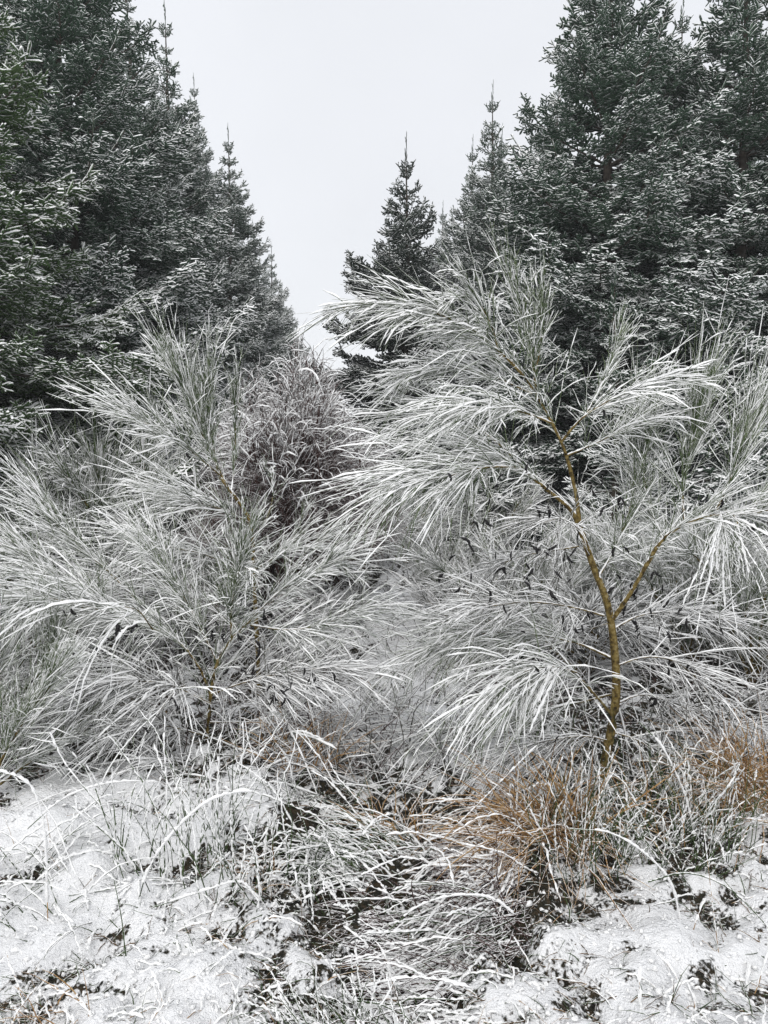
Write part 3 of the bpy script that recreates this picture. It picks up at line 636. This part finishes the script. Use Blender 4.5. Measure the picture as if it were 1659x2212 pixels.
def dome_bush(seed, Rr, Hh, n):
    r = np.random.default_rng(seed)
    d = nrm(np.stack([r.normal(size=n), r.normal(size=n), np.abs(r.normal(size=n))*1.0 + .05], -1)); q = r.uniform(.30, 1, n)**.6
    lump = 1 + .16*np.sin(d[:, 0]*5 + 1)*np.cos(d[:, 1]*4) + .10*np.sin(d[:, 2]*7 + d[:, 0]*6)
    B = np.stack([d[:, 0]*Rr*q*lump, d[:, 1]*Rr*q*lump, Hh*(.30 + .62*d[:, 2]*q*lump)], -1)
    D = nrm(d + np.array([0, 0, .55]) + r.normal(0, .45, (n, 3)))
    P, st, sn = twig_parts(B, D, r.uniform(.10, .26, n), r.uniform(.2, 1.8, n), K=5, SK=6, r=r, r_stem=.0023, r_snow=.0068, wob=.14, gap=.2)
    out_ = q + .50*d[:, 2] + .35*np.clip(B[:, 2]/Hh - .6, -.4, 1) + r.normal(0, .10, n) > 1.18
    Vn, Fn = sn; Fn = Fn[np.repeat(out_, 15)]
    Q = []; RR = []
    for k in range(34):
        a_ = r.uniform(0, 6.3); e = r.uniform(.1, 1)*Rr*.85; t = np.linspace(0, 1, 10)[:, None]
        Q.append(np.array([math.cos(a_), math.sin(a_), 0])*e*t**1.2 + np.array([0, 0, Hh*.88])*t*r.uniform(.6, 1) + r.normal(0, .02, (10, 3))*t); RR.append(np.linspace(.014, .004, 10))
    me1 = mesh_np('stems', *tubes(np.stack(Q), np.stack(RR), 5)); me1.materials.append(M['twig_brown'])
    me2 = mesh_np('twigs', *st); me2.materials.append(M['twig_brown'])
    me3 = mesh_np('snow_cover', Vn, Fn); me3.materials.append(M['snow'])
    return me1, me2, me3
GB[3] = dome_bush(304, .56, 1.85, 6500)
def place_broom(k, px, d, sc, rz, label, name='broom_bush', cat='bush', group='snow-covered broom bushes', py=None):
    x = at(px, 900, d)[0]
    t = thing(name, label, cat, group, (x, d, ground_z(x, d) - .03), rz, sc)
    s = link('stems', GB[k][0], t); w = link('twigs', GB[k][1], t, kind='stuff'); link('snow_cover', GB[k][2], w, kind='stuff')
    return t
place_broom(3, 632, 5.6, 1.06, .3, 'dense purple-brown leafless bush capped with snow in the middle of the clearing', 'brown_bush', group='brown leafless bushes')
place_broom(3, 560, 6.3, .98, 2.1, 'brown leafless bush behind the left shoulder of the largest brown one', 'brown_bush', group='brown leafless bushes')
place_broom(3, 712, 6.3, .95, 4.1, 'brown leafless bush behind the right shoulder of the largest brown one', 'brown_bush', group='brown leafless bushes')
place_broom(0, 265, 6.1, 1.42, .2, 'pale broom in front of the dark left spruces, with a tufted rounded top')
place_broom(0, 385, 6.4, 1.2, 1.2, 'pale broom just right of the tufted left one, before the dark spruces')
place_broom(0, 150, 6.0, 1.32, 2.2, 'grey snowy broom left of the tufted one, below the green spruce')
place_broom(2, 220, 5.2, 1.15, 3.3, 'low grey broom in front of the tufted left one')
place_broom(0, 10, 5.7, 1.2, 5.0, 'snow-crusted broom at the left edge below the bright green spruce')
place_broom(1, 430, 5.4, 1.15, 4.0, 'broom just behind the tall upright left one')
place_broom(2, 80, 4.7, 1.05, .5, 'low snowy broom at the left edge above the arching white fans')
place_broom(0, 960, 5.9, .62, 1.0, 'small broom behind the arch of the tall right broom')
place_broom(2, 1030, 5.2, .95, 2.0, 'low twiggy broom under the left fans of the tall right broom')
place_broom(2, 700, 5.6, .6, 2.5, 'small low broom just left of the snowy path')
place_broom(1, 1130, 5.0, .95, 3.0, 'broom directly behind the fork of the tall right broom')
place_broom(0, 1340, 5.2, .82, 4.0, 'broom behind the trunk of the tall right broom')
place_broom(2, 1280, 4.6, 1.1, 5.0, 'low broom behind the bare trunk')
place_broom(0, 1520, 4.8, .93, 5.5, 'upright broom at the right side behind the hanging white frond')
place_broom(0, 1660, 4.4, .95, .9, 'upright broom cut off by the right edge')
place_broom(1, 1440, 5.6, 1.05, 1.7, 'broom in front of the big right spruce')
place_broom(1, 880, 8.2, .95, 2.7, 'far broom at the foot of the young dark spruce')
place_broom(1, 1050, 8.4, 1.1, .7, 'far broom right of the young dark spruce')
place_broom(2, 780, 7.6, 1.1, .1, 'low far broom right of the brown bushes')
place_broom(1, 480, 8.0, 1.15, 3.9, 'far broom left of the brown bushes')
place_broom(2, 1600, 6.0, 1.2, 4.4, 'low broom far right under the spruces')
place_broom(2, 680, 10.5, 1.6, 1.4, 'snowy scrub on the horizon in the gap between the woods')
place_broom(1, 730, 13.5, 1.2, 2.4, 'farthest snowy scrub bush in the gap')

# ------------------------------------------------------------------ grass
def blades(n, cx, cy, rad, L0, L1, lean, spread, g, seed, K=6, w=.0016):
    r = np.random.default_rng(seed)
    a = r.uniform(0, 2*PI, n); q = rad*np.sqrt(r.random(n)); x = cx + q*np.cos(a); y = cy + q*np.sin(a)
    z = height(x, y) - .02
    D = nrm(np.stack([lean[0] + r.normal(0, spread, n) + .5*np.cos(a)*spread, lean[1] + r.normal(0, spread, n), np.full(n, 1.0)], -1))
    P = grow(np.stack([x, y, z], -1), D, r.uniform(L0, L1, n), K, g*r.uniform(.5, 1.5, n), .13, r)
    zz = height(P[..., 0], P[..., 1]) + .006; P[..., 2] = np.maximum(P[..., 2], zz)
    R = (w*(1.2 - np.linspace(0, 1, K)**2*.9))[None]*r.uniform(.6, 1.4, (n, 1))
    return P, R, r
def snow_on(P, r, amp, SK=30, gap=.25, keep=1.0):
    amp = amp*.72
    P = P[r.random(len(P)) < keep]; N, K, _ = P.shape
    idx = np.linspace(.12, 1, SK)*(K-1); i0 = np.minimum(idx.astype(int), K-2); f = (idx - i0)[None, :, None]
    Q = P[:, i0]*(1-f) + P[:, i0+1]*f
    rr = amp*r.uniform(.6, 1.3, (N, 1))*r.uniform(.6, 1.4, (N, SK)); rr[r.random((N, SK)) < gap] *= .25; rr[:, 0] *= .2; rr[:, -1] *= .35
    return tubes(Q + r.normal(0, .0012, Q.shape), rr, 4, up_off=rr*.8, rag=.4)
def tussock(name, label, cat, group, px, py, n, rad, L0, L1, lean, spread, g, matn, amp, keep, seed, w=.0016, K=6, gap=.25):
    c = gpt(px, py)
    t = thing(name, label, cat, group)
    P, R, r = blades(n, c[0], c[1], rad, L0, L1, lean, spread, g, seed, K, w)
    me = mesh_np('blades', *tubes(P, R, 3)); me.materials.append(M[matn]); b = link('blades', me, t, kind='stuff')
    me = mesh_np('snow_cover', *snow_on(P, r, amp, keep=keep, gap=gap), smooth=False); me.materials.append(M['snow']); link('snow_cover', me, b, kind='stuff')
TG = 'tussocks of dead tan grass'
tussock('grass_tussock', 'largest tan grass tussock, left of the foot of the bare broom trunk', 'grass', TG, 1200, 1790, 460, .15, .25, .52, (-.45, -.1), .42, 1.7, 'straw', .0034, .2, 1, w=.0028)
tussock('grass_tussock', 'tan grass tussock at the right edge', 'grass', TG, 1640, 1730, 320, .18, .28, .5, (-.15, -.05), .35, 1.3, 'straw', .0034, .22, 2, w=.0024)
tussock('grass_tussock', 'flattened snowy tan grass sweeping left, in front of the largest tussock', 'grass', TG, 1110, 1820, 120, .14, .25, .45, (-1.0, -.25), .35, 2.0, 'straw', .0055, .6, 3, w=.0024)
tussock('grass_tussock', 'small rust-brown tuft in the dark hollow mid frame', 'grass', TG, 860, 1760, 70, .15, .12, .28, (-.1, 0), .5, 1.4, 'straw', .003, .25, 4, w=.0022)
tussock('grass_tussock', 'small tan tuft behind the sprawling left broom', 'grass', TG, 660, 1640, 90, .18, .2, .36, (0, 0), .4, 1.3, 'straw', .003, .3, 5, w=.0022)
tussock('grass_tussock', 'tan tuft between the right edge tussock and the bare trunk', 'grass', TG, 1480, 1760, 60, .2, .2, .4, (-.1, 0), .35, 1.0, 'straw', .003, .5, 6)
tussock('grass_tussock', 'low brown tuft in the bottom left corner', 'grass', TG, 110, 2180, 60, .14, .08, .2, (-.2, 0), .5, 1.4, 'straw', .004, .6, 7)
tussock('grass_tussock', 'small brown tuft among green blades left of the hollow', 'grass', TG, 560, 1890, 60, .1, .08, .2, (-.2, -.2), .5, 1.8, 'straw', .005, .7, 8)
RG = 'clumps of green rushes and blades'
tussock('rush_clump', 'upright green rushes at the foot of the bare trunk', 'rushes', RG, 1240, 1830, 110, .2, .2, .42, (.05, 0), .2, .4, 'rush', .003, .5, 11)
tussock('rush_clump', 'green rushes right of the bare trunk', 'rushes', RG, 1440, 1780, 220, .3, .2, .42, (.05, 0), .28, .5, 'rush', .0032, .6, 12)
tussock('rush_clump', 'tall snow-beaded rushes in front of the sprawling left broom', 'rushes', RG, 380, 1850, 46, .22, .3, .55, (.0, 0), .16, .25, 'rush', .0034, .9, 13, gap=.12, w=.0019)
tussock('rush_clump', 'sparse snow-beaded rushes just left of the brown tuft', 'rushes', RG, 520, 1890, 30, .18, .25, .5, (.02, 0), .16, .25, 'rush', .0034, .9, 14, gap=.12, w=.0019)
tussock('rush_clump', 'snow-coated rushes by the left edge, curling over', 'rushes', RG, 60, 1900, 36, .18, .25, .45, (-.1, 0), .35, 1.4, 'rush', .005, .95, 15, gap=.05)
tussock('rush_clump', 'combed-over green blades left of the dark hollow', 'rushes', RG, 690, 1850, 120, .13, .15, .32, (.5, -.4), .4, 2.2, 'rush', .005, .5, 16)
tussock('rush_clump', 'short frosted green blades at the bottom edge', 'rushes', RG, 760, 2260, 170, .16, .12, .26, (-.7, .3), .35, .6, 'rush', .0035, .6, 17)
# the heap of laid-over snow-coated stems in the centre
for (q, (px, py, n, lean, l0, l1, rad, lab)) in enumerate([
        (1080, 1850, 100, (-1.6, -.7), .2, .42, .18, 'laid-over snow-coated stems sweeping left from the tan tussock'),
        (1020, 1930, 80, (-1.7, -1.0), .2, .42, .16, 'snow-coated stems lying over the dark hollow'),
        (960, 2030, 46, (-1.6, -1.0), .2, .45, .15, 'snow-coated stems in front of the dark hollow'),
        (800, 1800, 110, (-1.3, .2), .25, .5, .25, 'dark tangled stems at the back of the hollow'),
        (700, 2150, 46, (1.8, -.5), .2, .45, .2, 'thick snow-coated stems crossing at the bottom edge'),
        (850, 2060, 30, (1.2, -1.0), .2, .4, .2, 'snow-coated stems fanning towards the bottom centre'),
        (980, 1940, 420, (-1.2, -.6), .1, .3, .28, 'dark bare blades lining the hollow under the snowy stems')]):
    tussock('fallen_stems', lab, 'stems', 'heap of fallen snow-coated stems', px, py, n, rad, l0, l1, lean, .5, 1.0, 'rush' if q % 2 else 'twig_brown', .0048, .6 if q < 6 else .1, 40+q, w=.002, gap=.12)
# single arching stems
def stem(label, pts, d, w, amp, matn='rush', seed=0, gap=.1):
    r = np.random.default_rng(900+seed); P = resample(line([(p[0], p[1], d + (p[2] if len(p) > 2 else 0)) for p in pts]), 14)[None]
    me = mesh_np('blade', *tubes(P, (w*(1.1 - np.linspace(0, 1, 14)*.7))[None], 4)); me.materials.append(M[matn])
    t = thing('arching_stem', label, 'grass stem', 'single arching stems'); b = link('blade', me, t)
    N, K, _ = P.shape; SK = 46; idx = np.linspace(.15, 1, SK)*(K-1); i0 = np.minimum(idx.astype(int), K-2); f = (idx-i0)[None, :, None]
    Q = P[:, i0]*(1-f) + P[:, i0+1]*f; rr = amp*r.uniform(.55, 1.35, (1, SK)); rr[r.random((1, SK)) < gap] *= .3; rr[:, -1] *= .3
    me = mesh_np('snow_cover', *tubes(Q, rr, 6, up_off=rr*.8)); me.materials.append(M['snow']); link('snow_cover', me, b)
stem('white arching stem rising right from the left foreground', [(295, 1960), (320, 1880), (365, 1810), (430, 1745), (490, 1715), (545, 1710)], 2.35, .0018, .0055, seed=1)
stem('snow-coated stem bent over at the left edge, its tan stalk dropping straight down', [(104, 2010), (101, 1900), (97, 1800), (82, 1730), (60, 1690), (10, 1668), (-30, 1670)], 2.3, .0016, .0058, 'straw', 2, .2)
stem('long low arching stem across the left foreground', [(60, 1790), (130, 1730), (200, 1700), (270, 1688), (340, 1690)], 2.7, .0016, .0045, seed=3)
stem('long arching stem curving down at the right foreground', [(1230, 1790), (1320, 1800), (1400, 1850), (1450, 1910), (1470, 1990)], 2.35, .0018, .0042, seed=4)
stem('flat arching blade running to the right edge', [(1400, 1905), (1480, 1885), (1560, 1910), (1620, 1960), (1690, 2040)], 2.2, .0028, .0030, seed=5, gap=.5)
stem('thin tan stem leaning at the right foreground', [(1565, 2180), (1555, 2080), (1540, 1960), (1525, 1830), (1520, 1790)], 2.15, .0014, .002, 'straw', 6, .5)
stem('snowy twig arching from the trunk down to the right tussock', [(1380, 1560), (1420, 1600), (1450, 1650), (1480, 1720), (1500, 1800)], 2.75, .0018, .0055, seed=7)
stem('bare dark stem standing in the left snow', [(280, 2120), (270, 2050), (262, 1980), (246, 1900)], 2.1, .0022, .0004, seed=8, gap=.9)
stem('thin blade leaning in the left snow', [(260, 2010), (200, 1950), (140, 1900), (95, 1860)], 2.25, .0016, .0022, seed=9)
stem('low white arch over the small brown tuft', [(380, 1990), (330, 1960), (440, 1925), (520, 1905), (560, 1950)][1:], 2.25, .0018, .0045, seed=10)
stem('white arch above the bottom blades', [(840, 2010), (900, 1960), (980, 1935), (1060, 1940), (1110, 1975)], 2.2, .0018, .0045, seed=11)
stem('long snowy stem leaning left across the tan tussock', [(960, 1810), (1030, 1740), (1100, 1670), (1160, 1610)], 2.6, .0018, .0035, 'straw', seed=12, gap=.3)

# everywhere: short blades and crusts of snow over them
def carpet(name, label, n, matn, seed, L0, L1, amp, w, keep, ymin, ymax, g=1.6, K=5, SK=11, snow=True):
    r = np.random.default_rng(seed)
    y = ymin*(ymax/ymin)**r.random(n); x = r.uniform(-.62, .62, n)*y*1.1
    m = fbm(x, y, 1.3, 2, seed) + .15*r.random(n); s = m > np.quantile(m, .35); x, y = x[s], y[s]; n = len(x)
    D = nrm(np.stack([r.normal(-.1, .8, n), r.normal(0, .8, n), r.uniform(.1, .9, n)], -1))
    P = grow(np.stack([x, y, height(x, y) + micro(x, y)*.8 - .01], -1), D, r.uniform(L0, L1, n), K, g*r.uniform(.3, 1.3, n), .12, r)
    me = mesh_np(name, *tubes(P, (w*(1.2 - np.linspace(0, 1, K)))[None]*r.uniform(.6, 1.5, (n, 1)), 3)); me.materials.append(M[matn])
    b = link(name, me, None, kind='stuff', label=label, category='grass')
    if snow:
        Pk = P[r.random(n) < keep]
        me = mesh_np('snow_cover', *snow_on(Pk, r, amp, SK=SK, gap=.15), smooth=False); me.materials.append(M['snow']); link('snow_cover', me, b, kind='stuff')
carpet('short_grass', 'short frosted green grass poking through the snow', 7000, 'rush', 71, .04, .14, .0050, .0012, .8, 1.5, 7)
carpet('dead_grass', 'dead tan grass poking through the snow', 2600, 'straw', 72, .05, .17, .005, .0012, .6, 1.5, 8)
carpet('tall_grass', 'long thin grass stems bending over the snow', 1300, 'twig_grey', 73, .2, .4, .004, .0013, .8, 2.3, 8, g=.9)

def scrub(n, seed, matn, ymin, ymax, L0, L1, label):
    r = np.random.default_rng(seed)
    y = ymin*(ymax/ymin)**r.random(n); x = r.uniform(-.6, .6, n)*y*1.1
    k = fbm(x, y, .8, 2, seed) + .2*r.random(n); k = (k > np.quantile(k, .3)) & ~((np.abs(x - .015*y - .05) < .38) & (y > 3.9) & (r.random(n) < .45)); x, y = x[k], y[k]; n = len(x)
    D = nrm(np.stack([r.normal(0, .8, n), r.normal(0, .8, n), np.full(n, .8)], -1))
    P, st, sn = twig_parts(np.stack([x, y, height(x, y)], -1), D, r.uniform(L0, L1, n), r.uniform(.1, .9, n), K=5, SK=7, r=r, r_snow=.0062 if matn == 'twig_grey' else .0042, r_stem=.0026, wob=.16)
    me = mesh_np('low_scrub', *st); me.materials.append(M[matn]); b = link('low_scrub', me, None, kind='stuff', label=label, category='scrub')
    me = mesh_np('snow_cover', *sn); me.materials.append(M['snow']); link('snow_cover', me, b, kind='stuff')
scrub(4600, 61, 'twig_brown', 3.2, 12, .12, .38, 'tangle of low brown twigs rising out of the snow')
scrub(3600, 62, 'twig_grey', 3.1, 9, .2, .5, 'tangle of low grey-green twigs between the brooms')
# loose lumps of snow caught on the turf
def lumps(n, seed):
    r = np.random.default_rng(seed)
    y = 1.5*(6.5/1.5)**r.random(n); x = r.uniform(-.6, .6, n)*y
    V0 = np.array([(1, 0, 0), (0, 1, 0), (-1, 0, 0), (0, -1, 0), (0, 0, .8), (0, 0, -.8)], float)
    F0 = np.array([(0, 1, 4), (1, 2, 4), (2, 3, 4), (3, 0, 4), (1, 0, 5), (2, 1, 5), (3, 2, 5), (0, 3, 5)])
    s = .003 + .008*r.random(n)**2.5
    V = V0[None]*(1 + .45*r.normal(size=(n, 6, 1)))*s[:, None, None]; a = r.uniform(0, 6.3, n)[:, None]
    V = np.stack([V[..., 0]*np.cos(a) - V[..., 1]*np.sin(a), V[..., 0]*np.sin(a) + V[..., 1]*np.cos(a), V[..., 2]], -1)
    V += np.stack([x, y, height(x, y) + micro(x, y) + s*.3], -1)[:, None]
    F_ = (F0[None] + 6*np.arange(n)[:, None, None]).reshape(-1, 3)
    me = mesh_np('snow_lumps', V, F_); me.materials.append(M['snow'])
    link('snow_lumps', me, None, kind='stuff', label='loose crumbs of snow lying on the turf')
lumps(10000, 88)
def matted(n, seed, matn, label):
    r = np.random.default_rng(seed); y = 1.5*(4.2/1.5)**r.random(n*6); x = r.uniform(-.6, .6, n*6)*y
    k = np.where(bareness(x, y) > .35)[0][:n]; x, y = x[k], y[k]; n = len(x)
    D = nrm(np.stack([-.5 + r.normal(0, .8, n), -.3 + r.normal(0, .8, n), r.uniform(.05, .7, n)], -1))
    P = grow(np.stack([x, y, height(x, y) + micro(x, y) - .004], -1), D, r.uniform(.03, .12, n), 4, r.uniform(.2, 1.4, n), .18, r)
    me = mesh_np('matted_grass', *tubes(P, (.0014*np.array([1.2, 1, .8, .2]))[None]*r.uniform(.6, 1.6, (n, 1)), 3)); me.materials.append(M[matn])
    link('matted_grass', me, None, kind='stuff', label=label, category='grass')
matted(3800, 81, 'rush', 'flattened green grass showing where the snow is thin')
matted(3800, 82, 'litter', 'matted brown dead grass showing where the snow is thin')

# ------------------------------------------------------------------ thin winter haze
hz = bpy.data.materials.new('haze'); hz.use_nodes = True; ht = hz.node_tree; ht.nodes.clear()
ho = ht.nodes.new('ShaderNodeOutputMaterial'); hp = ht.nodes.new('ShaderNodeVolumePrincipled')
hp.inputs['Color'].default_value = (.92, .94, .97, 1); hp.inputs['Density'].default_value = .0017; hp.inputs['Anisotropy'].default_value = 0
ht.links.new(hp.outputs[0], ho.inputs['Volume'])
x0, x1, y0, y1, z0, z1 = -302, 302, -300, 305, float(Z.min()) - 1, 13
Vh = [(x, y, z) for z in (z0, z1) for y in (y0, y1) for x in (x0, x1)]
me = bpy.data.meshes.new('haze'); me.from_pydata(Vh, [], [(0, 2, 3, 1), (4, 5, 7, 6), (0, 1, 5, 4), (2, 6, 7, 3), (0, 4, 6, 2), (1, 3, 7, 5)]); me.materials.append(hz)
link('haze', me, None, kind='stuff', label='thin pale winter haze filling the clearing')
